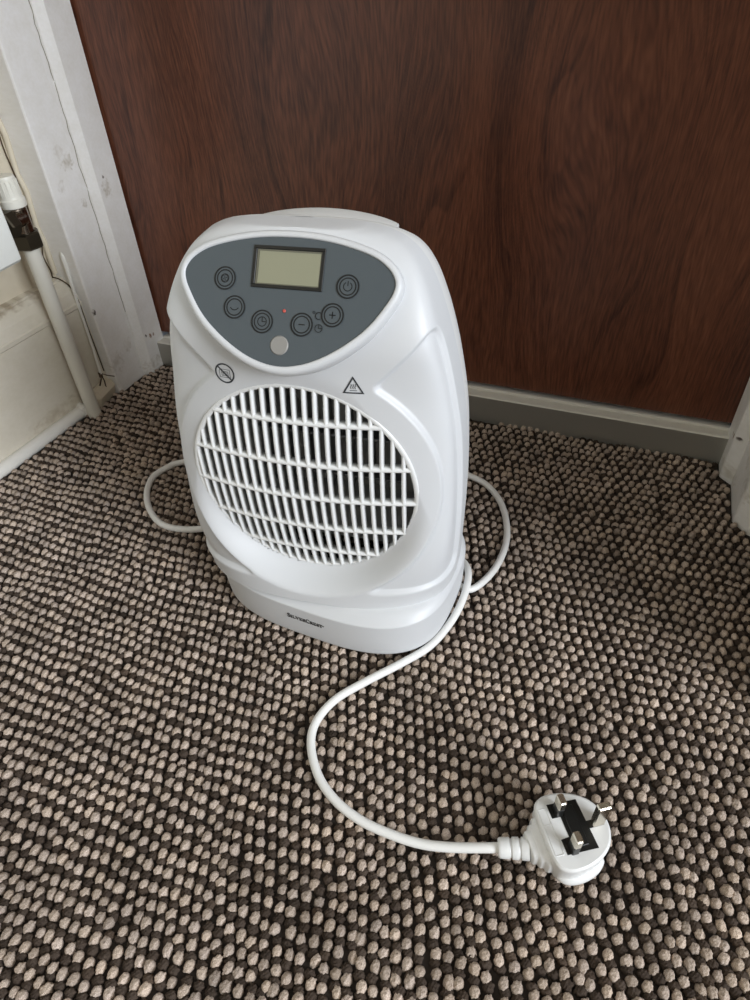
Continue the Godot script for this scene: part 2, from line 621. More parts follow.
func left_corner() -> void:
	var turn := Basis(Vector3.UP, deg_to_rad(-4.2))
	var foot := Vector3(-0.582, 0, -0.545)
	# wall
	var wl := setting(MeshInstance3D.new(), "cream painted wall behind the radiator")
	wl.name = "wall_left"
	var b := MB.new()
	b.box(Vector3(-0.069, 1.2, 1.25), Vector3(0.1, 2.42, 2.9))
	var cream := mat(Color.WHITE, 0.6)
	cream.albedo_texture = paint_texture(rgb8(214, 204, 182), 256, 256, [], 51)
	cream.uv1_triplanar = true
	cream.uv1_scale = Vector3(2.2, 2.2, 2.2)
	(wl as MeshInstance3D).mesh = b.into(ArrayMesh.new(), cream)
	wl.transform = Transform3D(turn, foot)
	add_child(wl)
	# skirting board with a moulded top
	var sk := setting(Node3D.new(), "cream painted skirting board with moulded top")
	sk.name = "baseboard_left"
	sk.transform = Transform3D(turn, foot)
	add_child(sk)
	var paint := mat(Color.WHITE, 0.45)
	paint.albedo_texture = paint_texture(rgb8(216, 209, 192), 512, 256, [
		[0.34, 0.055, 0.16, 0.035, 1.5, rgb8(96, 78, 56)], [0.30, 0.12, 0.06, 0.05, 0.9, rgb8(112, 96, 76)], [0.40, 0.15, 0.05, 0.05, 0.5, rgb8(112, 96, 76)], [0.16, 0.10, 0.10, 0.04, 0.5, rgb8(120, 100, 76)], [0.5, 0.09, 0.2, 0.025, 0.6, rgb8(124, 100, 72)],
		[0.16, 0.9, 0.1, 0.08, 0.3, rgb8(140, 120, 90)]], 61)
	var prof := [[0.003, -0.004], [0.003, 0.1120], [0.0045, 0.1135], [0.0045, 0.1175], [0.0030, 0.1190], [0.0020, 0.1230], [-0.0005, 0.1300], [-0.0045, 0.1370], [-0.0090, 0.1420], [-0.0110, 0.1428], [-0.0110, 0.1450], [-0.0190, 0.1460]]
	b = MB.new()
	for k in prof.size() - 1:
		var pts := PackedVector3Array()
		var us := PackedVector2Array()
		for j in 2:
			for s in 13:
				var z := 2.6 * s / 12.0
				pts.append(Vector3(prof[k + j][0], prof[k + j][1], z))
				us.append(Vector2(z / 0.5, 1.0 - prof[k + j][1] / 0.16))
		b.grid(pts, 2, 13, false, Vector3(-0.06, 0.02, 1.3), PackedByteArray(), us)
	part(b, "skirting_board", paint, sk)
	# bead along the bottom of the skirting
	b = MB.new()
	var path := PackedVector3Array()
	for s in 14:
		path.append(Vector3(0.0055, 0.0025, 0.052 + 2.5 * s / 13.0))
	b.tube(path, 0.0078, 14)
	part(b, "floor_bead", M.white_paint, sk)
	b = MB.new()
	b.box(Vector3(0.006, 0.003, 0.053), Vector3(0.018, 0.018, 0.010), 0.003)
	part(b, "bead_end", M.white_paint, sk)
	# block of old filler at the foot of the door frame
	b = MB.new()
	b.box(Vector3(0.007, 0.006, 0.020), Vector3(0.018, 0.028, 0.044), 0.006, Basis(Vector3.UP, deg_to_rad(12.0)) * Basis(Vector3.BACK, deg_to_rad(-18.0)))
	part(b, "filler_block", M.cream, sk)
	# caulk line between frame and wall, cracked
	b = MB.new()
	path = PackedVector3Array()
	for s in 30:
		var y := 0.15 + 0.5 * s / 29.0
		path.append(Vector3(-0.0165 + 0.0012 * sin(s * 1.7), y, 0.004 + 0.001 * sin(s * 2.3)))
	b.tube(path, 0.003, 8)
	part(b, "caulk_line", M.cream, sk)
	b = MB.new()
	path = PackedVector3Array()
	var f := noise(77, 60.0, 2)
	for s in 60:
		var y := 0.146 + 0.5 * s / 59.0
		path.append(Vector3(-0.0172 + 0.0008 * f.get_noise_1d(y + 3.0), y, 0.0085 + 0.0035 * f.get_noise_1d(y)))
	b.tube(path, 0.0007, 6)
	part(b, "crack", M.dark_brown, sk)  # dark brown tube stands in for the open crack
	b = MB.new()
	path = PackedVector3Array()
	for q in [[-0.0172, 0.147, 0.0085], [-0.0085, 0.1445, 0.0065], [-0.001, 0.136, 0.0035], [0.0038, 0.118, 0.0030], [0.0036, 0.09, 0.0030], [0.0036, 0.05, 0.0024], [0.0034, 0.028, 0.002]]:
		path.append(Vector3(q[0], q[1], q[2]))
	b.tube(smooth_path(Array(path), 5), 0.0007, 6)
	part(b, "crack", M.dark_brown, sk)

	# strip of white caulk peeling out of the corner, its lower end frayed
	var st := thing("caulk_strip", "peeling white caulk strip with a brown frayed end beside the door frame", "caulk", Vector3(-0.572, 0.025, -0.530))
	b = MB.new()
	var cp := smooth_path([Vector3(-0.0110, 0.150, -0.0160), Vector3(-0.0100, 0.140, -0.0150), Vector3(-0.0085, 0.120, -0.0125), Vector3(-0.0055, 0.095, -0.0085), Vector3(-0.0035, 0.06, -0.006), Vector3(-0.0008, 0.025, -0.002), Vector3(0.001, 0.008, 0.001)], 6)
	var cr := PackedFloat32Array()
	for k in cp.size():
		var t := float(k) / (cp.size() - 1)
		cr.append(lerpf(0.0030, 0.0016, smoothstep(0.1, 0.5, t)) * smoothstep(-0.06, 0.14, t))
	b.tube(cp, 0.002, 10, true, cr)
	part(b, "strip", M.white_paint, st)
	b = MB.new()
	b.tube(PackedVector3Array([Vector3(0.001, 0.009, 0.001), Vector3(0.001, 0.002, 0.003), Vector3(-0.001, -0.006, 0.007)]), 0.0009, 6)
	b.tube(PackedVector3Array([Vector3(0.001, 0.009, 0.001), Vector3(0.006, 0.004, -0.004), Vector3(0.010, 0.0, -0.010)]), 0.0006, 6)
	b.tube(PackedVector3Array([Vector3(0.001, 0.008, 0.001), Vector3(0.003, -0.001, 0.001), Vector3(0.003, -0.010, 0.002)]), 0.0008, 6)
	b.tube(PackedVector3Array([Vector3(0.0, 0.010, 0.001), Vector3(0.0005, 0.007, 0.001), Vector3(0.001, 0.004, 0.002)]), 0.0022, 8)
	part(b, "frayed_end", M.dark_brown, st)

	# heating pipe
	var px := Vector3(-0.566, 0.0, -0.4945)
	var pp := thing("heating_pipe", "white painted upright pipe running from carpet to radiator valve", "pipe", px)
	b = MB.new()
	b.tube(PackedVector3Array([Vector3(0, -0.003, 0), Vector3(0, 0.1, 0), Vector3(0, 0.19, 0), Vector3(0, 0.205, 0)]), 0.0079, 24)
	part(b, "pipe_run", M.pipe, pp)
	# valve
	var vv := thing("radiator_valve", "metal radiator valve with hexagonal nut and white cap on the pipe", "valve", px + Vector3(0, 0.203, 0))
	b = MB.new()
	b.hexagon(0.0142, -0.003, 0.0125, 0.0016, Transform3D(Basis(Vector3.UP, 0.3), Vector3.ZERO))
	part(b, "hexagonal_nut", M.nut, vv)
	b = MB.new()
	b.lathe([Vector2(0.0, 0.011), Vector2(0.0092, 0.011), Vector2(0.0098, 0.013), Vector2(0.0098, 0.034), Vector2(0.0088, 0.036), Vector2(0.0088, 0.042), Vector2(0.0, 0.042)], 24, Transform3D(Basis(), Vector3.ZERO), true)
	var tail := Transform3D(Basis(Vector3.RIGHT, PI / 2), Vector3(0.004, 0.026, 0))
	b.lathe([Vector2(0.0075, 0.0), Vector2(0.0075, 0.016), Vector2(0.0085, 0.018)], 20, tail, true)
	part(b, "valve_body", M.chrome, vv)
	b = MB.new()
	b.hexagon(0.0132, 0.013, 0.025, 0.0015, tail)
	b.lathe([Vector2(0.007, 0.024), Vector2(0.007, 0.046)], 20, tail, true)
	part(b, "union_nut", M.nut, vv)
	b = MB.new()
	var cap := []
	for q in [[0.0095, 0.036], [0.0116, 0.0365], [0.0118, 0.038], [0.0118, 0.043], [0.0106, 0.0445], [0.0103, 0.046], [0.0096, 0.062], [0.0088, 0.064], [0.0, 0.0645]]:
		cap.append(Vector2(q[0], q[1]))
	b.lathe(cap, 32, Transform3D(), true)
	for s in 16:
		var a := TAU * s / 16
		b.box(Vector3(cos(a) * 0.0098, 0.053, sin(a) * 0.0098), Vector3(0.0010, 0.015, 0.0014), 0.0004, Basis(Vector3.UP, -a))
	part(b, "cap", M.pipe, vv)
	# radiator
	var rd := thing("radiator", "white panel radiator on the cream wall beside the valve", "radiator", Vector3(-0.555, 0.21, -0.445))
	b = MB.new()
	b.box(Vector3(0.028, 0.215, 0.45), Vector3(0.008, 0.43, 0.9), 0.003)
	for s in 22:
		b.box(Vector3(0.0325, 0.215, 0.04 + 0.039 * s), Vector3(0.006, 0.37, 0.026), 0.0028)
	part(b, "front_panel", M.rad, rd)
	b = MB.new()
	b.box(Vector3(-0.004, 0.216, 0.0015), Vector3(0.056, 0.42, 0.003), 0.001)
	b.box(Vector3(-0.004, 0.425, 0.45), Vector3(0.056, 0.006, 0.9), 0.001)
	part(b, "casing", M.rad, rd)
	b = MB.new()
	b.tube(PackedVector3Array([Vector3(-0.006, 0.016, 0.0), Vector3(-0.006, 0.016, 0.45), Vector3(-0.006, 0.016, 0.88)]), 0.011, 16)
	part(b, "header_tube", M.rad, rd)

# ------------------------------------------------------------------ carpet
func loop_mesh(m: Material, hx: float, hz: float, h: float, sd: int) -> ArrayMesh:
	var b := MB.new()
	var rows := 13
	var cols := 24
	var pts := PackedVector3Array()
	var f := noise(sd, 1.0, 2)
	for r in rows:
		var t := float(r) / (rows - 1)
		# from the foot (0) over a full shoulder to the crown (1)
		var a := t * PI * 0.5
		for c in cols:
			var th := TAU * c / cols
			var rad := pow(cos(a), 0.60) * (0.80 + 0.20 * sin(minf(1.0, t * 2.2) * PI * 0.5))
			# slightly six-sided, as loops packed against each other are
			rad *= 1.0 + 0.05 * cos(th * 6.0 + sd)
			var x := cos(th) * rad
			var z := sin(th) * rad
			var y := pow(sin(a), 0.85)
			# plies of yarn winding over the loop
			var ply := absf(sin((x * 2.0 + z * 0.9) * 3.1 + y * 1.2 + sd))
			var k := 1.0 + (0.10 if sd == 7 else 0.17) * (ply - 0.6) + 0.20 * f.get_noise_3d(x * 1.6, y * 1.6, z * 1.6)
			pts.append(Vector3(x * hx * k, y * h * (0.5 + 0.5 * k), z * hz * k))
	b.grid(pts, rows, cols, true, Vector3(0, -h * 0.2, 0))
	return b.into(ArrayMesh.new(), m)

func fibre_texture() -> ImageTexture:
	var im: Image = noise(301, 0.16, 3).get_seamless_image(256, 256)
	var out := Image.create(256, 256, false, Image.FORMAT_RGB8)
	for y in 256:
		for x in 256:
			var g: float = clampf(0.82 + (im.get_pixel(x, y).r - 0.5) * 1.1, 0.35, 1.0)
			out.set_pixel(x, y, Color(g, pow(g, 1.12), pow(g, 1.22)))
	return ImageTexture.create_from_image(out)

func carpet() -> void:
	var lm := mat(Color.WHITE, 0.95, 0.0, 0.2)
	lm.vertex_color_use_as_albedo = true
	lm.albedo_texture = fibre_texture()
	lm.normal_enabled = true
	lm.normal_texture = grain_normal(302, 0.14, 6.0)
	lm.normal_scale = 0.8
	lm.uv1_triplanar = true
	lm.uv1_scale = Vector3(52, 52, 52)
	var rng := RandomNumberGenerator.new()
	rng.seed = 4242
	var c := thing("carpet_pile", "brown and beige looped carpet pile covering the floor", "carpet")
	c.set_meta("kind", "stuff")
	var ea := Vector2(0.0076, 0.0002)
	var eb := Vector2(0.0038, 0.0096)
	var drift := noise(91, 9.0, 2)
	var tone := noise(92, 14.0, 2)
	var tone2 := noise(93, 60.0, 2)
	for kind in 2:
		var xf := []
		var col := []
		for j in range(-64, 64):
			for i in range(-130, 130):
				var p := Vector2(-0.2, -0.1) + ea * i + eb * (j + 0.5 * kind)
				p += Vector2(drift.get_noise_2d(p.x, p.y), drift.get_noise_2d(p.x + 5.0, p.y)) * 0.004
				if p.x < -0.5690 - (p.y + 0.545) * 0.0734 or p.x > 0.50 or p.y < -0.621 or p.y > 0.42:
					continue
				if p.y < -0.548 and p.x < -0.560 or p.y < -0.595 and (p.x < -0.552 or p.x > 0.126) or p.y < -0.532 and p.x > 0.138 or p.y < -0.517 and p.x > 0.150 or p.x > 0.187 and p.x < 0.333 and p.y < -0.317:
					continue
				p += Vector2(rng.randfn(0, 0.00045), rng.randfn(0, 0.00055))
				var s := rng.randf_range(0.94, 1.07)
				var bs := Basis(Vector3.UP, rng.randf_range(-0.35, 0.35) + (PI if rng.randf() < 0.5 else 0.0))
				bs = Basis(Vector3.RIGHT, rng.randfn(0.0, 0.16)) * Basis(Vector3.BACK, rng.randfn(0.0, 0.16)) * bs
				bs = bs.scaled_local(Vector3(s * rng.randf_range(0.93, 1.06), rng.randf_range(0.88, 1.1), s * rng.randf_range(0.9, 1.12)))
				xf.append(Transform3D(bs, Vector3(p.x, -0.0057, p.y)))
				var k := 1.0 + tone.get_noise_2d(p.x, p.y) * 0.25 + tone2.get_noise_2d(p.x, p.y) * 0.2 + rng.randfn(0, 0.09)
				if kind == 0:
					var base := rgb8(220, 205, 190).srgb_to_linear()
					var warm := rng.randf_range(-0.03, 0.03)
					col.append(Color(base.r * k * (1.0 + warm * 0.4), base.g * k, base.b * k * (1.0 - warm)))
				else:
					var base := rgb8(90, 80, 72).srgb_to_linear()
					if rng.randf() < 0.12:
						base = rgb8(96, 84, 74).srgb_to_linear()
					col.append(Color(base.r * k, base.g * k, base.b * k))
		var mm := MultiMesh.new()
		mm.transform_format = MultiMesh.TRANSFORM_3D
		mm.use_colors = true
		mm.mesh = loop_mesh(lm, 0.0031, 0.0038, 0.0064, 7) if kind == 0 else loop_mesh(lm, 0.0037, 0.0033, 0.0050, 8)
		mm.instance_count = xf.size()
		for k in xf.size():
			mm.set_instance_transform(k, xf[k])
			mm.set_instance_color(k, col[k])
		var o := MultiMeshInstance3D.new()
		o.name = "light_loops" if kind == 0 else "dark_loops"
		o.multimesh = mm
		o.set_meta("kind", "stuff")
		c.add_child(o)

# ------------------------------------------------------------------ fan heater
const WY := [-0.01, 0.0, 0.033, 0.075, 0.12, 0.157, 0.187, 0.2116, 0.234, 0.26, 0.279, 0.290, 0.297, 0.303, 0.3062, 0.3077, 0.3082]
const WX := [0.101, 0.1015, 0.103, 0.1043, 0.1047, 0.1034, 0.101, 0.097, 0.0923, 0.085, 0.0778, 0.0715, 0.0650, 0.0545, 0.042, 0.027, 0.006]
const ZBY := [0.0, 0.1, 0.2, 0.26, 0.28, 0.292, 0.300, 0.305, 0.3082]
const ZBX := [0.068, 0.070, 0.064, 0.055, 0.046, 0.034, 0.019, 0.009, 0.003]
const SEAM := -0.004
const GC := Vector2(-0.0006, 0.1476)
const GR := Vector2(0.0776, 0.0780)
const GZ := 0.0500  # how far out the ring round the grille stands
# the control panel's plane: a point on it, its downward direction and its normal
const PP := Vector3(0, 0.292, 0.031)
const PS := Vector3(0, -0.7966, 0.6045)
const PN := Vector3(0, 0.6045, 0.7966)

func half_width(y: float) -> float:
	return curve1(WY, WX, y)

func front_depth(y: float) -> float:
	var a := 0.0765 - 0.109 * y
	var b := 0.0568 - 0.7588 * (y - 0.258) - 0.0055
	# smooth minimum
	var k := 0.012
	var h := clampf(0.5 + 0.5 * (b - a) / k, 0.0, 1.0)
	return lerpf(b, a, h) - k * h * (1.0 - h)

func smin(a: float, b: float, k: float) -> float:
	var h := clampf(0.5 + 0.5 * (b - a) / k, 0.0, 1.0)
	return lerpf(b, a, h) - k * h * (1.0 - h)

func plain_front(x: float, y: float) -> float:
	# a shallow arc across the front, turning into the sides with a tight corner
	var q := minf(absf(x) / half_width(y), 0.99999)
	var low := smoothstep(0.045, 0.145, y)
	var m := lerpf(lerpf(3.0, 9.0, low), 3.4, smoothstep(0.285, 0.3085, y))
	var bow := lerpf(lerpf(0.3, 1.5, low), 0.7, smoothstep(0.21, 0.265, y))
	return SEAM + (front_depth(y) - bow * x * x - SEAM) * pow(1.0 - pow(q, m), 1.0 / m)

# one level of the front, from the right seam to the left, in even steps
func front_row(y: float, cols: int) -> PackedVector2Array:
	var w := half_width(y)
	var fine := PackedVector2Array()
	var len_ := PackedFloat32Array()
	var n_ := 90
	for k in n_ + 1:
		# dense towards the corner
		var t := float(k) / n_
		var x := w * (1.0 - pow(1.0 - t, 3.0))
		fine.append(Vector2(x, plain_front(x, y)))
		len_.append(0.0 if k == 0 else len_[k - 1] + fine[k].distance_to(fine[k - 1]))
	fine.append(Vector2(w, SEAM))
	len_.append(len_[n_] + fine[n_ + 1].distance_to(fine[n_]))
	var half := PackedVector2Array()
	var h := cols / 2
	var at := 0
	for k in h + 1:
		var l := len_[n_ + 1] * k / h
		while at < n_ and len_[at + 1] < l:
			at += 1
		half.append(fine[at].lerp(fine[at + 1], clampf((l - len_[at]) / maxf(1e-9, len_[at + 1] - len_[at]), 0.0, 1.0)))
	var row := PackedVector2Array()
	for k in range(h, -1, -1):
		row.append(half[k])
	for k in range(1, h + 1):
		row.append(Vector2(-half[k].x, half[k].y))
	return row

# how far the surface sinks below the plain front
func relief(x: float, y: float, z: float) -> float:
	var ax := absf(x)
	# sunk flanks: outside the ring, below the sloping shoulder, above the foot, in front of the side
	var ring := Vector2(ax, y - 0.149).length() - 0.0935
	var shoulder := (0.2288 + 1.03 * (ax - 0.0491) - y) * 0.70
	var foot := y - 0.0640
	var side := (z - 0.0195) * 0.8
	var d := smin(smin(smin(shoulder, side, 0.016), foot, 0.010), ring, 0.005)
	var s := 0.0032 * smoothstep(-0.0002, 0.0026, d)
	# dish around the grille
	var g := (Vector2((x - GC.x) / GR.x, (y - GC.y) / GR.y).length() - 1.0) * GR.y
	if ring < 0.0:
		var t := clampf(-ring / maxf(0.0001, -ring + maxf(0.0, g)), 0.0, 1.0)
		s += maxf(0.0, z - GZ) * lerpf(t, smoothstep(0.0, 1.0, t), 0.6)
	return s

func shell_point(x: float, y: float) -> Vector3:
	var z := plain_front(x, y)
	return Vector3(x, y, z - relief(x, y, z))

func heater() -> void:
	var o := thing("fan_heater", "white upright fan heater with grey control panel and round slotted grille", "fan heater", Vector3(-0.1821, 0.0, -0.35015))
	o.rotation.y = deg_to_rad(6.7)
	front_shell(o)
	rear_shell(o)
	control_panel(o)
	grille(o)
	base(o)
	marks(o)
	cord_and_plug(o)

func y_rows(n: int) -> PackedFloat32Array:
	var ys := PackedFloat32Array()
	for i in n:
		var t := float(i) / (n - 1)
		ys.append(0.0478 + (0.3082 - 0.0478) * (1.0 - pow(1.0 - t, 1.5)))
	return ys

func front_shell(o: Node3D) -> void:
	var b := MB.new()
	var ys := y_rows(230)
	var cols := 261
	var pts := PackedVector3Array()
	var skip := PackedByteArray()
	for y in ys:
		var row := front_row(y, cols)
		for c in cols:
			var p := row[c]
			var t := (row[mini(c + 1, cols - 1)] - row[maxi(c - 1, 0)]).normalized()
			var nl := Vector2(-t.y, t.x)
			if nl.dot(p) < 0.0:
				nl = -nl
			var s := relief(p.x, y, p.y)
			pts.append(Vector3(p.x - nl.x * s, y, p.y - nl.y * s))
			skip.append(1 if Vector2((p.x - GC.x) / (GR.x + 0.0012), (y - GC.y) / (GR.y + 0.0012)).length() < 1.0 and p.y > 0.02 else 0)
	b.grid(pts, ys.size(), cols, false, Vector3(0, 0.15, -0.03), skip)
	# turned-in lower edge
	var low := PackedVector3Array()
	for r in 2:
		for c in cols:
			var p := pts[c]
			low.append(p if r == 0 else Vector3(p.x * 0.93, p.y + 0.0004, (p.z - SEAM) * 0.90 + SEAM))
	b.grid(low, 2, cols, false, Vector3(0, 0.2, 0))
	var top := []
	for c in range(0, cols, 4):
		top.append(pts[(ys.size() - 1) * cols + c])
	b.poly(top, Vector3(0, 0.2, 0))
	part(b, "front_shell", M.plastic, o)

func rear_shell(o: Node3D) -> void:
	var b := MB.new()
	var ys := y_rows(90)
	var cols := 90
	var pts := PackedVector3Array()
	for y in ys:
		var w := half_width(y) - 0.0007
		var f := curve1(ZBY, ZBX, y)
		for c in cols:
			var th := PI * c / (cols - 1)
			var cs := cos(th)
			var x := w * signf(cs) * pow(absf(cs), 2.0 / 3.0)
			pts.append(Vector3(x, y, SEAM + 0.0006 - f * pow(maxf(sin(th), 0.0), 2.0 / 3.0)))
	b.grid(pts, ys.size(), cols, false, Vector3(0, 0.15, 0.03))
	var low := []
	for c in cols:
		low.append(pts[c])
	b.poly(low, Vector3(0, 0.2, 0))
	var top := []
	for c in cols:
		top.append(pts[(ys.size() - 1) * cols + c])
	b.poly(top, Vector3(0, 0.2, 0))
	part(b, "rear_shell", M.rear, o)
	# carrying handle jutting out behind the top
	b = MB.new()
	pts = PackedVector3Array()
	var n_ := 41
	for i in n_:
		var t := -1.0 + 2.0 * i / (n_ - 1)
		var x := t * 0.0475
		var yt := 0.2998 - 0.0045 * t * t - 0.0010 * pow(absf(t), 8.0)
		var zb := -0.0480 + 0.0060 * t * t
		var zf := -0.012
		for q in [[zf, yt + 0.0010], [zb + 0.004, yt], [zb + 0.0012, yt - 0.0007], [zb, yt - 0.0025], [zb + 0.0012, yt - 0.0045], [zb + 0.004, yt - 0.0055], [zf, yt - 0.0065]]:
			pts.append(Vector3(x, q[1], q[0]))
	b.grid(pts, n_, 7, true, Vector3(0, 0.298, -0.03))
	for e in [0, n_ - 1]:
		var q := []
		for k in 7:
			q.append(pts[e * 7 + k])
		b.poly(q, Vector3(0, 0.298, -0.03))
	part(b, "handle", M.rear, o)

func on_panel(q: Vector2, up := 0.0) -> Vector3:
	return PP + Vector3(q.x, 0, 0) + PS * q.y + PN * up

func ring2(c: Vector2, r: float, n_ := 36, sx := 1.0, sy := 1.0) -> Array:
	var a := []
	for k in n_:
		a.append(c + Vector2(cos(TAU * k / n_) * r * sx, sin(TAU * k / n_) * r * sy))
	return a

func arc2(c: Vector2, r: float, a0: float, a1: float, n_ := 14) -> Array:
	var a := []
	for k in n_:
		var t := deg_to_rad(lerpf(a0, a1, float(k) / (n_ - 1)))
		a.append(c + Vector2(cos(t), sin(t)) * r)
	return a

func control_panel(o: Node3D) -> void:
	var half := [Vector2(0, -0.0167), Vector2(0.013, -0.0163), Vector2(0.026, -0.0147), Vector2(0.0395, -0.0117), Vector2(0.0505, -0.0078), Vector2(0.0585, -0.0022), Vector2(0.0623, 0.0042), Vector2(0.0615, 0.0105), Vector2(0.0575, 0.0180), Vector2(0.0515, 0.0268), Vector2(0.0440, 0.0346), Vector2(0.0325, 0.0434), Vector2(0.0200, 0.0503), Vector2(0.0090, 0.0538), Vector2(0, 0.0548)]
	var loop := half.duplicate()
	for k in range(half.size() - 2, 0, -1):
		loop.append(Vector2(-half[k].x, half[k].y))
	var outline := smooth_loop2(loop, 5)
	var xf := Transform3D(Basis(Vector3.RIGHT, PN, PS), PP)
	# white rim round the panel, deep enough to run into the shell
	var b := MB.new()
	var m := outline.size()
	var pts := PackedVector3Array()
	var prof := [[-0.0002, -0.0006], [0.0, 0.0006], [0.0006, 0.0011], [0.0018, 0.0012], [0.0031, 0.0006], [0.0039, -0.0009], [0.0042, -0.0030], [0.0041, -0.0060], [0.0034, -0.0110], [0.0024, -0.0190]]
	for q in prof:
		for k in m:
			var t := (outline[(k + 1) % m] - outline[(k - 1 + m) % m]).normalized()
			var nr := Vector2(t.y, -t.x)
			if nr.dot(outline[k] - Vector2(0, 0.015)) < 0.0:
				nr = -nr
			# broader towards the chin
			var wide := 1.0 + 0.15 * smoothstep(0.0, 0.055, outline[k].y)
			var p: Vector2 = outline[k] + nr * q[0] * wide
			pts.append(on_panel(p, q[1]))
	b.grid(pts, prof.size(), m, true, on_panel(Vector2(0, 0.017), -0.012))
	part(b, "panel_rim", M.plastic, o)
	b = MB.new()
	b.prism(outline, [[0.0001, -0.003], [0.0001, 0.0]], xf)
	var panel := part(b, "control_panel", M.panel, o)

	# display
	b = MB.new()
	var rect := func(x0: float, y0: float, x1: float, y1: float) -> Array: return [Vector2(x0, y0), Vector2(x1, y0), Vector2(x1, y1), Vector2(x0, y1)]
	var bx := func(to: MB, q: Array, lo: float, hi: float) -> void:
		var c: Vector2 = (q[0] + q[2]) * 0.5
		to.box(on_panel(c, (lo + hi) * 0.5), Vector3(absf(q[2].x - q[0].x), hi - lo, absf(q[2].y - q[0].y)), 0.0002, Basis(Vector3.RIGHT, PN, PS))
	var X0 := -0.0210
	var X1 := 0.0212
	var Y0 := -0.0115
	var Y1 := 0.0118
	var fw := 0.0019
	bx.call(b, rect.call(X0, Y0, X1, Y0 + fw), -0.002, 0.0008)
	bx.call(b, rect.call(X0, Y1 - fw, X1, Y1), -0.002, 0.0008)
	bx.call(b, rect.call(X0, Y0 + fw, X0 + fw, Y1 - fw), -0.002, 0.0008)
	bx.call(b, rect.call(X1 - fw, Y0 + fw, X1, Y1 - fw), -0.002, 0.0008)
	part(b, "display_frame", M.black, panel)
	b = MB.new()
	bx.call(b, rect.call(X0 + fw, Y0 + fw, X1 - fw, Y1 - fw), -0.002, 0.00015)
	part(b, "display_inner_shade", M.screen_shade, panel)  # screen surround, darker and wider left and top: inner shadow painted as colour
	b = MB.new()
	bx.call(b, rect.call(X0 + fw + 0.0015, Y0 + fw + 0.0011, X1 - fw - 0.0006, Y1 - fw - 0.0006), -0.002, 0.0003)
	var scr := part(b, "display_screen", M.screen, panel)
	scr.set_meta("label", "blank greenish grey liquid crystal screen")
	# buttons
	var up := func(q: Vector2) -> Vector3: return on_panel(q, 0.00045)
	var fine := 0.00055
	for q in [[-0.0372, 0.0080, "heat"], [-0.0298, 0.0238, "low"], [-0.0122, 0.0306, "timer"], [0.0115, 0.0305, "minus"], [0.0288, 0.0240, "plus"], [0.0358, 0.0080, "power"]]:
		var c := Vector2(q[0], q[1])
		var disc := MB.new()
		var k2 := PackedVector2Array(ring2(c, 0.0060, 40))
		disc.prism(k2, [[0.0, -0.0006], [0.0, 0.00015], [-0.0003, 0.0003]], xf, 2)
		var ink := MB.new()
		ink.ribbon(ring2(c, 0.0062, 44), 0.0008, up, true)
		ink.ribbon(ring2(c, 0.0046, 40), 0.0007, up, true)
		match q[2]:
			"heat":
				ink.ribbon(ring2(c, 0.0023, 24), fine, up, true)
				for s in 4:
					var a := TAU * s / 4.0 + 0.4
					ink.ribbon(arc2(c + Vector2(cos(a), sin(a)) * 0.0010, 0.0009, rad_to_deg(a) - 70, rad_to_deg(a) + 170, 10), 0.0003, up)
			"low":
				ink.ribbon(arc2(c + Vector2(0, -0.0012), 0.0028, 30, 150, 14), 0.00055, up)
			"timer":
				ink.ribbon(ring2(c, 0.0026, 28), fine, up, true)
				ink.ribbon([c + Vector2(0, -0.0026), c, c + Vector2(0.0026, 0)], fine, up)
			"minus":
				ink.ribbon([c + Vector2(-0.0018, 0), c + Vector2(0.0018, 0)], 0.0006, up)
			"plus":
				ink.ribbon([c + Vector2(-0.0019, 0), c + Vector2(0.0019, 0)], 0.0006, up)
				ink.ribbon([c + Vector2(0, -0.0019), c + Vector2(0, 0.0019)], 0.0006, up)
			"power":
				ink.ribbon(arc2(c, 0.0024, -58, 238, 24), 0.0005, up)
				ink.ribbon([c + Vector2(0, -0.0030), c + Vector2(0, -0.0003)], 0.0005, up)
		var bt := part(disc, "button", M.panel, panel)
		ink.into(bt.mesh, M.ink)
	# degree sign, letter C and little clock
	b = MB.new()
	b.ribbon(ring2(Vector2(0.0180, 0.0232), 0.0006, 14), 0.0003, up, true)
	b.ribbon(arc2(Vector2(0.0210, 0.0250), 0.0019, 58, 302, 20), 0.00045, up)
	var lc := Vector2(0.0216, 0.0318)
	b.ribbon(ring2(lc, 0.0021, 26), 0.00036, up, true)
	b.ribbon([lc + Vector2(0, -0.0021), lc, lc + Vector2(0.0021, 0)], 0.00036, up)
	part(b, "printed_marks", M.ink, panel)
	b = MB.new()
	b.prism(PackedVector2Array(ring2(Vector2(0.0003, 0.0237), 0.0010, 20)), [[0, -0.0005], [0, 0.0002], [-0.0004, 0.0004]], xf, 2)
	var led := part(b, "indicator_dot", M.led, panel)
	led.set_meta("label", "tiny red indicator dot")
	b = MB.new()
	b.prism(PackedVector2Array(ring2(Vector2(-0.0006, 0.0430), 0.0055, 40)), [[0, -0.0005], [0, 0.0002], [-0.0006, 0.0006]], xf, 2)
	part(b, "round_sensor", M.sensor, panel)

func grille_z(x: float, y: float) -> float:
	# a shallow dome standing in its ring
	var q := Vector2((x - GC.x) / GR.x, (y - GC.y) / GR.y).length_squared()
	return GZ + 0.0087 * (1.0 - q)

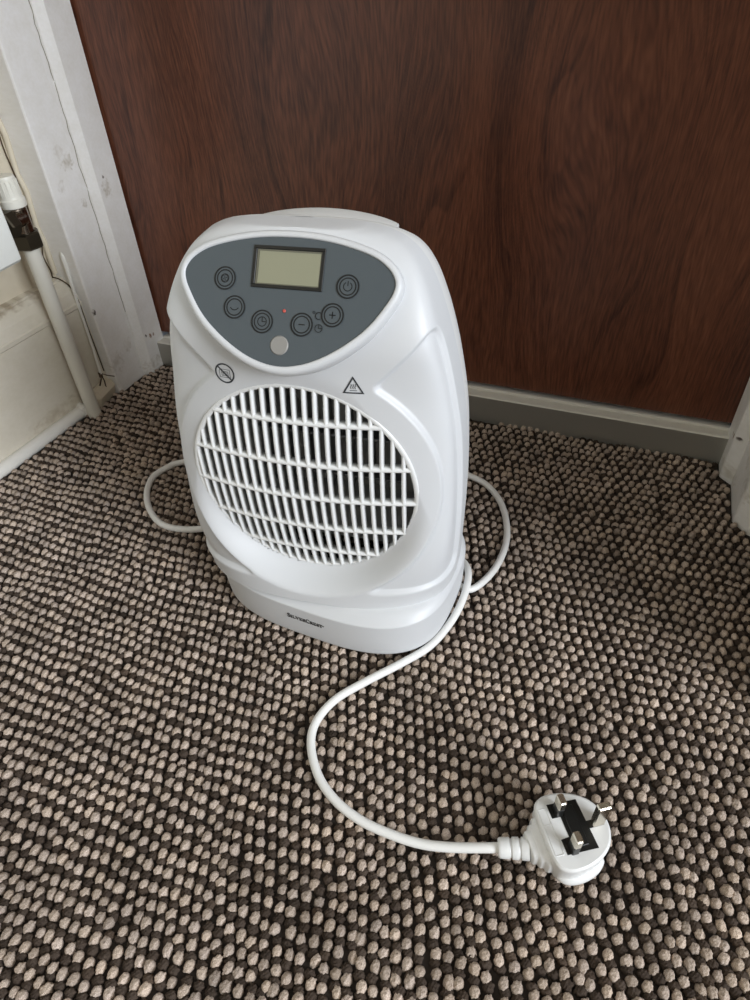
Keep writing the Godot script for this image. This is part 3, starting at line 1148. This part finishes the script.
func grille(o: Node3D) -> void:
	# frame hugging the opening
	var b := MB.new()
	var seg := 120
	var prof := [[0.0030, -0.0030], [0.0026, -0.0004], [0.0018, 0.0002], [0.0004, 0.0003], [-0.0006, -0.0002], [-0.0010, -0.0010], [-0.0010, -0.0060]]
	var pts := PackedVector3Array()
	for q in prof:
		for s in seg:
			var a := TAU * s / seg
			var x: float = GC.x + cos(a) * (GR.x + q[0])
			var y: float = GC.y + sin(a) * (GR.y + q[0])
			pts.append(Vector3(x, y, GZ + q[1]))
	b.grid(pts, prof.size(), seg, true, null, PackedByteArray(), PackedVector2Array(), false, false)
	var g := part(b, "grille", M.gloss, o)
	# upright bars
	var step := 0.00690
	for k in range(-11, 12):
		var x := k * step
		var e := 1.0 - pow((x - GC.x) / GR.x, 2.0)
		if e < 0.05:
			continue
		var h := GR.y * sqrt(e) + 0.0008
		g_bar(g, "upright_bar", func(t: float) -> Vector3:
			var y := GC.y + t * h
			return Vector3(x, y, grille_z(x, y)), Vector3.RIGHT, 0.00138, 26)
	for y in [0.2024, 0.1718, 0.1436, 0.1152, 0.0888]:
		var e := 1.0 - pow((y - GC.y) / GR.y, 2.0)
		var h := GR.x * sqrt(e) + 0.0008
		g_bar(g, "cross_bar", func(t: float) -> Vector3: return Vector3(GC.x + t * h, y, grille_z(GC.x + t * h, y) + 0.0001), Vector3.UP, 0.0018, 40)
	# inside the open shells: heating fins and, behind them, the fan
	b = MB.new()
	for k in 7:
		b.box(Vector3(-0.048 + 0.016 * k, 0.152, -0.010), Vector3(0.0012, 0.10, 0.016), 0.0003)
	for k in 3:
		b.box(Vector3(0, 0.115 + 0.037 * k, -0.010), Vector3(0.11, 0.002, 0.014), 0.0003)
	part(b, "heating_element", M.element, o)
	b = MB.new()
	var hub := Transform3D(Basis(Vector3.RIGHT, PI / 2), Vector3(0, 0.152, -0.046))
	b.lathe([Vector2(0.0, 0.014), Vector2(0.012, 0.014), Vector2(0.014, 0.012), Vector2(0.014, 0.0)], 24, hub, true)
	for k in 5:
		var a := TAU * k / 5.0
		var bs := Basis(Vector3.BACK, a) * Basis(Vector3.RIGHT, deg_to_rad(32.0))
		b.box(Vector3(cos(a) * 0.036, 0.152 + sin(a) * 0.036, -0.039), Vector3(0.046, 0.026, 0.0015), 0.0005, bs)
	part(b, "fan", M.fan, o)

func g_bar(parent: Node, called: String, at: Callable, across: Vector3, r: float, n_: int) -> void:
	var b := MB.new()
	var pts := PackedVector3Array()
	# cross-section: rounded front, deep sides
	var sec := [[-0.75, -0.0058], [-1.0, -0.0012], [-0.85, -0.0003], [-0.45, 0.0004], [0.0, 0.0006], [0.45, 0.0004], [0.85, -0.0003], [1.0, -0.0012], [0.75, -0.0058]]
	for i in n_:
		var p: Vector3 = at.call(-1.0 + 2.0 * i / (n_ - 1))
		for q in sec:
			pts.append(p + across * r * q[0] + Vector3(0, 0, q[1]))
	var mid: Vector3 = at.call(0.0)
	var before := b.v.size()
	b.grid(pts, n_, sec.size(), true)
	if b.n[before + 4 + sec.size() * (n_ / 2)].z < 0.0:
		for k in b.n.size():
			b.n[k] = -b.n[k]
		for k in range(0, b.ix.size(), 3):
			var w := b.ix[k + 1]
			b.ix[k + 1] = b.ix[k + 2]
			b.ix[k + 2] = w
	part(b, called, M.gloss, parent)

func base(o: Node3D) -> void:
	var b := MB.new()
	var cols := 160
	# [height, half width, front, back]
	var rows := [[0.0042, 0.0900, 0.0670, 0.066], [0.0040, 0.0975, 0.0715, 0.071], [0.0048, 0.0990, 0.0732, 0.072], [0.007, 0.0996, 0.0740, 0.0725], [0.02, 0.1002, 0.0750, 0.073], [0.0392, 0.1006, 0.0754, 0.073], [0.0402, 0.1006, 0.0751, 0.073], [0.0408, 0.1005, 0.0744, 0.073], [0.0440, 0.0995, 0.0700, 0.072], [0.0480, 0.0960, 0.0660, 0.070], [0.0495, 0.09, 0.06, 0.06]]
	var pts := PackedVector3Array()
	for q in rows:
		for c in cols:
			var th := TAU * c / cols
			var x: float = q[1] * signf(cos(th)) * pow(absf(cos(th)), 2.0 / 3.0)
			var z: float = (q[2] if sin(th) > 0.0 else q[3]) * signf(sin(th)) * pow(absf(sin(th)), 2.0 / 3.0)
			pts.append(Vector3(x, q[0], z))
	b.grid(pts, rows.size(), cols, true, Vector3(0, 0.025, 0))
	var bs := part(b, "base", M.plastic, o, Vector3(0.005, 0, 0))
	bs.rotation.y = deg_to_rad(-10.0)
	b = MB.new()
	pts = PackedVector3Array()
	for q in [[-0.002, 0.0930, 0.0685], [0.001, 0.0945, 0.0695], [0.0062, 0.0945, 0.0695]]:
		for c in 90:
			var th := TAU * c / 90
			pts.append(Vector3(q[1] * signf(cos(th)) * pow(absf(cos(th)), 2.0 / 3.0), q[0], q[2] * signf(sin(th)) * pow(absf(sin(th)), 2.0 / 3.0)))
	b.grid(pts, 3, 90, true, Vector3(0, 0.0, 0))
	part(b, "foot_ring", M.rear, bs)
	# lettering
	var st := SurfaceTool.new()
	var font := SystemFont.new()
	font.font_names = PackedStringArray(["Droid Serif"])
	font.font_weight = 400
	var x := 0.0
	var bits := [["S", 1.0], ["ILVER", 0.76], ["C", 1.0], ["REST", 0.76], ["\u00ae", 0.28]]
	var made := []
	for q in bits:
		var t := TextMesh.new()
		t.font = font
		t.text = q[0]
		t.font_size = 64
		t.pixel_size = 0.0002
		t.depth = 0.0012
		t.horizontal_alignment = HORIZONTAL_ALIGNMENT_LEFT
		var ab := t.get_aabb()
		made.append([t, q[1], x - ab.position.x * q[1], ab.position.y * q[1]])
		x += (ab.size.x + 0.0006) * q[1]
	var k := 0.0325 / x
	for q in made:
		var y0: float = (0.0262 if q[1] > 0.5 else 0.0280) - q[3] * k
		st.append_from(q[0], 0, Transform3D(Basis.from_scale(Vector3(k, k, k) * q[1]), Vector3(q[2] * k - 0.01625 + 0.0030, y0, 0.0753)))
	var lt := MeshInstance3D.new()
	lt.name = "lettering"
	lt.mesh = st.commit()
	lt.mesh.surface_set_material(0, M.ink)
	bs.add_child(lt)

func fine(p: Array, closed := false) -> Array:
	var out := []
	var m := p.size()
	for k in (m if closed else m - 1):
		for s in 8:
			out.append((p[k] as Vector2).lerp(p[(k + 1) % m], s / 8.0))
	if not closed:
		out.append(p[-1])
	return out

func marks(o: Node3D) -> void:
	var up := func(q: Vector2) -> Vector3: return shell_point(q.x, q.y) + Vector3(0, 0.00005, 0.0003)
	# do-not-cover sign
	var b := MB.new()
	var c := Vector2(-0.0430, 0.2305)
	b.ribbon(ring2(c, 0.0062, 44), 0.0010, up, true)
	b.ribbon(fine([c + Vector2(-0.0043, 0.0043), c + Vector2(0.0043, -0.0043)]), 0.0009, up)
	b.ribbon([c + Vector2(-0.0036, -0.0028), c + Vector2(-0.0036, 0.0016), c + Vector2(-0.0022, 0.0026), c + Vector2(0.0036, 0.0026), c + Vector2(0.0036, -0.0028)], 0.0003, up, true)
	b.ribbon([c + Vector2(-0.0020, 0.0012), c + Vector2(0.0022, 0.0012), c + Vector2(0.0022, -0.0016), c + Vector2(-0.0020, -0.0016)], 0.0003, up, true)
	for s in 3:
		b.ribbon([c + Vector2(-0.001 + 0.001 * s, -0.0012), c + Vector2(-0.0006 + 0.001 * s, -0.0003), c + Vector2(-0.0012 + 0.001 * s, 0.0003), c + Vector2(-0.0008 + 0.001 * s, 0.0010)], 0.00025, up)
	part(b, "do_not_cover_sign", M.print_grey, o)
	# hot surface sign
	b = MB.new()
	c = Vector2(0.0392, 0.2306)
	b.ribbon(fine([c + Vector2(0, 0.0058), c + Vector2(0.0058, -0.0042), c + Vector2(-0.0058, -0.0042)], true), 0.0009, up, true)
	for s in 3:
		var x := -0.0013 + 0.0013 * s
		b.ribbon([c + Vector2(x, 0.0016), c + Vector2(x + 0.0003, 0.0007), c + Vector2(x - 0.0003, -0.0004), c + Vector2(x, -0.0016)], 0.0004, up)
	b.ribbon([c + Vector2(-0.0022, -0.0026), c + Vector2(0.0022, -0.0026)], 0.0004, up)
	part(b, "hot_surface_sign", M.print_grey, o)

func cord_and_plug(o: Node3D) -> void:
	# path in world positions [x, y, z], from the heater's rear corner round to the plug
	var w := [[-0.098, 0.014, -0.374], [-0.0860, 0.010, -0.3690], [-0.0711, 0.0035, -0.3675], [-0.0601, 0.003, -0.3832], [-0.0531, 0.003, -0.4104], [-0.0539, 0.003, -0.4434], [-0.0655, 0.003, -0.4785], [-0.0842, 0.003, -0.5035], [-0.1078, 0.003, -0.5155],
		[-0.165, 0.003, -0.528], [-0.26, 0.003, -0.515], [-0.35, 0.003, -0.475], [-0.4063, 0.003, -0.4428], [-0.4170, 0.003, -0.4303], [-0.4227, 0.003, -0.4110], [-0.4144, 0.003, -0.3885], [-0.3978, 0.003, -0.3684], [-0.3745, 0.003, -0.3534], [-0.3510, 0.003, -0.3525], [-0.3277, 0.003, -0.3617],
		[-0.300, 0.003, -0.385], [-0.275, 0.003, -0.425], [-0.235, 0.003, -0.448], [-0.18, 0.003, -0.450], [-0.128, 0.0032, -0.430], [-0.0950, 0.004, -0.4040], [-0.0815, 0.007, -0.3932], [-0.0740, 0.0095, -0.3785], [-0.0717, 0.0085, -0.3540], [-0.0752, 0.005, -0.3290],
		[-0.0848, 0.003, -0.3019], [-0.1018, 0.003, -0.2782], [-0.1216, 0.003, -0.2543], [-0.1372, 0.003, -0.2327], [-0.1431, 0.003, -0.2117], [-0.1391, 0.003, -0.1944], [-0.1255, 0.003, -0.1763], [-0.1079, 0.003, -0.1646], [-0.0876, 0.003, -0.1583], [-0.0665, 0.003, -0.1567], [-0.0468, 0.0035, -0.1575], [-0.0286, 0.0055, -0.1610], [-0.0100, 0.0085, -0.1662], [-0.0005, 0.0092, -0.1695], [0.006, 0.0095, -0.1725]]
	var inv := o.transform.affine_inverse()
	var p := []
	for q in w:
		p.append(inv * Vector3(q[0], q[1], q[2]))
	var b := MB.new()
	b.tube(smooth_path(p, 6), 0.0031, 16)
	var cord := part(b, "power_cord", M.cord, o)
	# bush where the cord leaves the base
	b = MB.new()
	var d := (Vector3(p[1]) - Vector3(p[0])).normalized()
	b.tube(PackedVector3Array([Vector3(p[0]) - d * 0.004, Vector3(p[0]) + d * 0.004, Vector3(p[0]) + d * 0.010, Vector3(p[0]) + d * 0.014]), 0.004, 16, true, PackedFloat32Array([0.0050, 0.0050, 0.0046, 0.0040]))
	part(b, "cord_bush", M.rear, cord)

	# plug, lying on its back with the pins upwards; its own axes: x along the line of the two flat pins, z towards the cord
	var pl := Node3D.new()
	pl.name = "plug"
	pl.set_meta("label", "white three-pin mains plug lying with its pins up")
	o.add_child(pl)
	var ld := Vector3(0.5478, 0, 0.8366)
	var ed := Vector3(0.8366, 0, -0.5478)
	pl.transform = inv * Transform3D(Basis(-ld, Vector3.UP, -ed), Vector3(0.0348, 0.0, -0.1867))
	var face_y := 0.0245
	var half := [Vector2(0, -0.0272), Vector2(0.0065, -0.0262), Vector2(0.0135, -0.0222), Vector2(0.0186, -0.0155), Vector2(0.0216, -0.0075), Vector2(0.0226, 0.0000), Vector2(0.0220, 0.0060), Vector2(0.0190, 0.0112), Vector2(0.0140, 0.0132), Vector2(0.0070, 0.0137), Vector2(0, 0.0138)]
	var loop := half.duplicate()
	for k in range(half.size() - 2, 0, -1):
		loop.append(Vector2(-half[k].x, half[k].y))
	var outline := smooth_loop2(loop, 4)
	b = MB.new()
	b.prism(outline, [[-0.0060, -0.0005], [-0.0030, 0.0010], [-0.0012, 0.0040], [-0.0006, 0.0120], [0.0, 0.0200], [0.0003, 0.0228], [-0.0002, 0.0239], [-0.0012, face_y]], Transform3D())
	# swelling finger grips on both sides
	for s in [-1.0, 1.0]:
		var gp := []
		for q in [[0.0150, -0.0200], [0.0186, -0.0140], [0.0206, -0.0070], [0.0212, 0.0000], [0.0204, 0.0058], [0.0172, 0.0100]]:
			gp.append(Vector3(s * (q[0] - 0.0006), 0.0072, q[1]))
		var gpath := smooth_path(gp, 5)
		var gr := PackedFloat32Array()
		for k in gpath.size():
			gr.append(0.0012 + 0.0030 * pow(sin(PI * k / (gpath.size() - 1)), 0.5))
		b.tube(gpath, 0.004, 14, true, gr)
	part(b, "plug_body", M.gloss, pl)
	# raised frame moulded into the face beside the cable
	b = MB.new()
	for q in [[0.001, 0.0063, 0.0270, 0.0005], [0.001, 0.0112, 0.0270, 0.0005], [-0.0125, 0.00875, 0.0005, 0.0050], [0.0145, 0.00875, 0.0005, 0.0050], [0.0050, 0.00875, 0.0005, 0.0050]]:
		b.box(Vector3(q[0], face_y + 0.00005, q[1]), Vector3(q[2], 0.0005, q[3]), 0.0001)
	part(b, "moulded_frame", M.gloss, pl)
	# black insert carrying fuse and pins
	b = MB.new()
	var ins := [Vector2(0.0156, -0.0139), Vector2(-0.0138, -0.0149), Vector2(-0.0134, 0.0045), Vector2(-0.0046, 0.0047), Vector2(-0.0042, -0.0006), Vector2(0.0078, -0.0006), Vector2(0.0080, 0.0047), Vector2(0.0164, 0.0050), Vector2(0.0160, -0.0040)]
	b.prism(PackedVector2Array(ins), [[0.0, face_y - 0.002], [0.0, face_y + 0.0003]], Transform3D(), 2)
	b.prism(PackedVector2Array([Vector2(-0.0024, -0.0240), Vector2(0.0020, -0.0240), Vector2(0.0020, -0.0140), Vector2(-0.0024, -0.0140)]), [[0.0, face_y - 0.002], [0.0, face_y + 0.0003]], Transform3D(), 2)
	b.box(Vector3(0.0012, face_y + 0.0006, -0.0065), Vector3(0.0240, 0.0010, 0.0075), 0.0004)
	part(b, "fuse_carrier", M.black, pl)
	# pins
	for s in [-1.0, 1.0]:
		b = MB.new()
		b.box(Vector3(s * 0.0111, face_y + 0.0045, 0.0), Vector3(0.0065, 0.0092, 0.0043), 0.0004)
		var pin := part(b, "flat_pin", M.black, pl)
		b = MB.new()
		b.box(Vector3(s * 0.0111, face_y + 0.0133, 0.0), Vector3(0.0068, 0.0090, 0.0046), 0.0008)
		b.into(pin.mesh, M.pin)
	b = MB.new()
	b.box(Vector3(-0.0002, face_y + 0.0113, -0.0205), Vector3(0.0044, 0.0236, 0.0082), 0.0008)
	part(b, "earth_pin", M.pin, pl)
	# cable outlet: stepped collar and ribbed sleeve
	b = MB.new()
	var pts := PackedVector3Array()
	var sec := [[0.0110, 0.0150, 0.0098], [0.0140, 0.0148, 0.0096], [0.0152, 0.0140, 0.0090], [0.0158, 0.0118, 0.0084], [0.0178, 0.0114, 0.0082], [0.0186, 0.0106, 0.0078], [0.0190, 0.0090, 0.0073], [0.0212, 0.0086, 0.0071], [0.0222, 0.0076, 0.0066], [0.0226, 0.0040, 0.0040]]
	for q in sec:
		for k in 40:
			var a := TAU * k / 40
			pts.append(Vector3(q[1] * signf(cos(a)) * pow(absf(cos(a)), 0.55), 0.0106 + q[2] * signf(sin(a)) * pow(absf(sin(a)), 0.55), q[0]))
	b.grid(pts, sec.size(), 40, true, Vector3(0, 0.0106, 0.012))
	part(b, "cable_collar", M.gloss, pl)
	b = MB.new()
	var path := PackedVector3Array()
	var rad := PackedFloat32Array()
	var a0 := Vector3(-0.0004, 0.0104, 0.0215)
	var a1 := Vector3(0.0050, 0.0092, 0.0392)
	for q in [[0.0, 6.7], [0.05, 6.7], [0.24, 6.5], [0.25, 5.6], [0.32, 5.6], [0.33, 6.45], [0.54, 6.3], [0.55, 5.4], [0.62, 5.4], [0.63, 6.2], [0.90, 6.0], [0.97, 5.7], [1.0, 5.0]]:
		path.append(a0.lerp(a1, q[0]))
		rad.append(q[1] * 0.001)
	b.tube(path, 0.005, 20, true, rad)
	part(b, "ribbed_sleeve", M.gloss, pl)
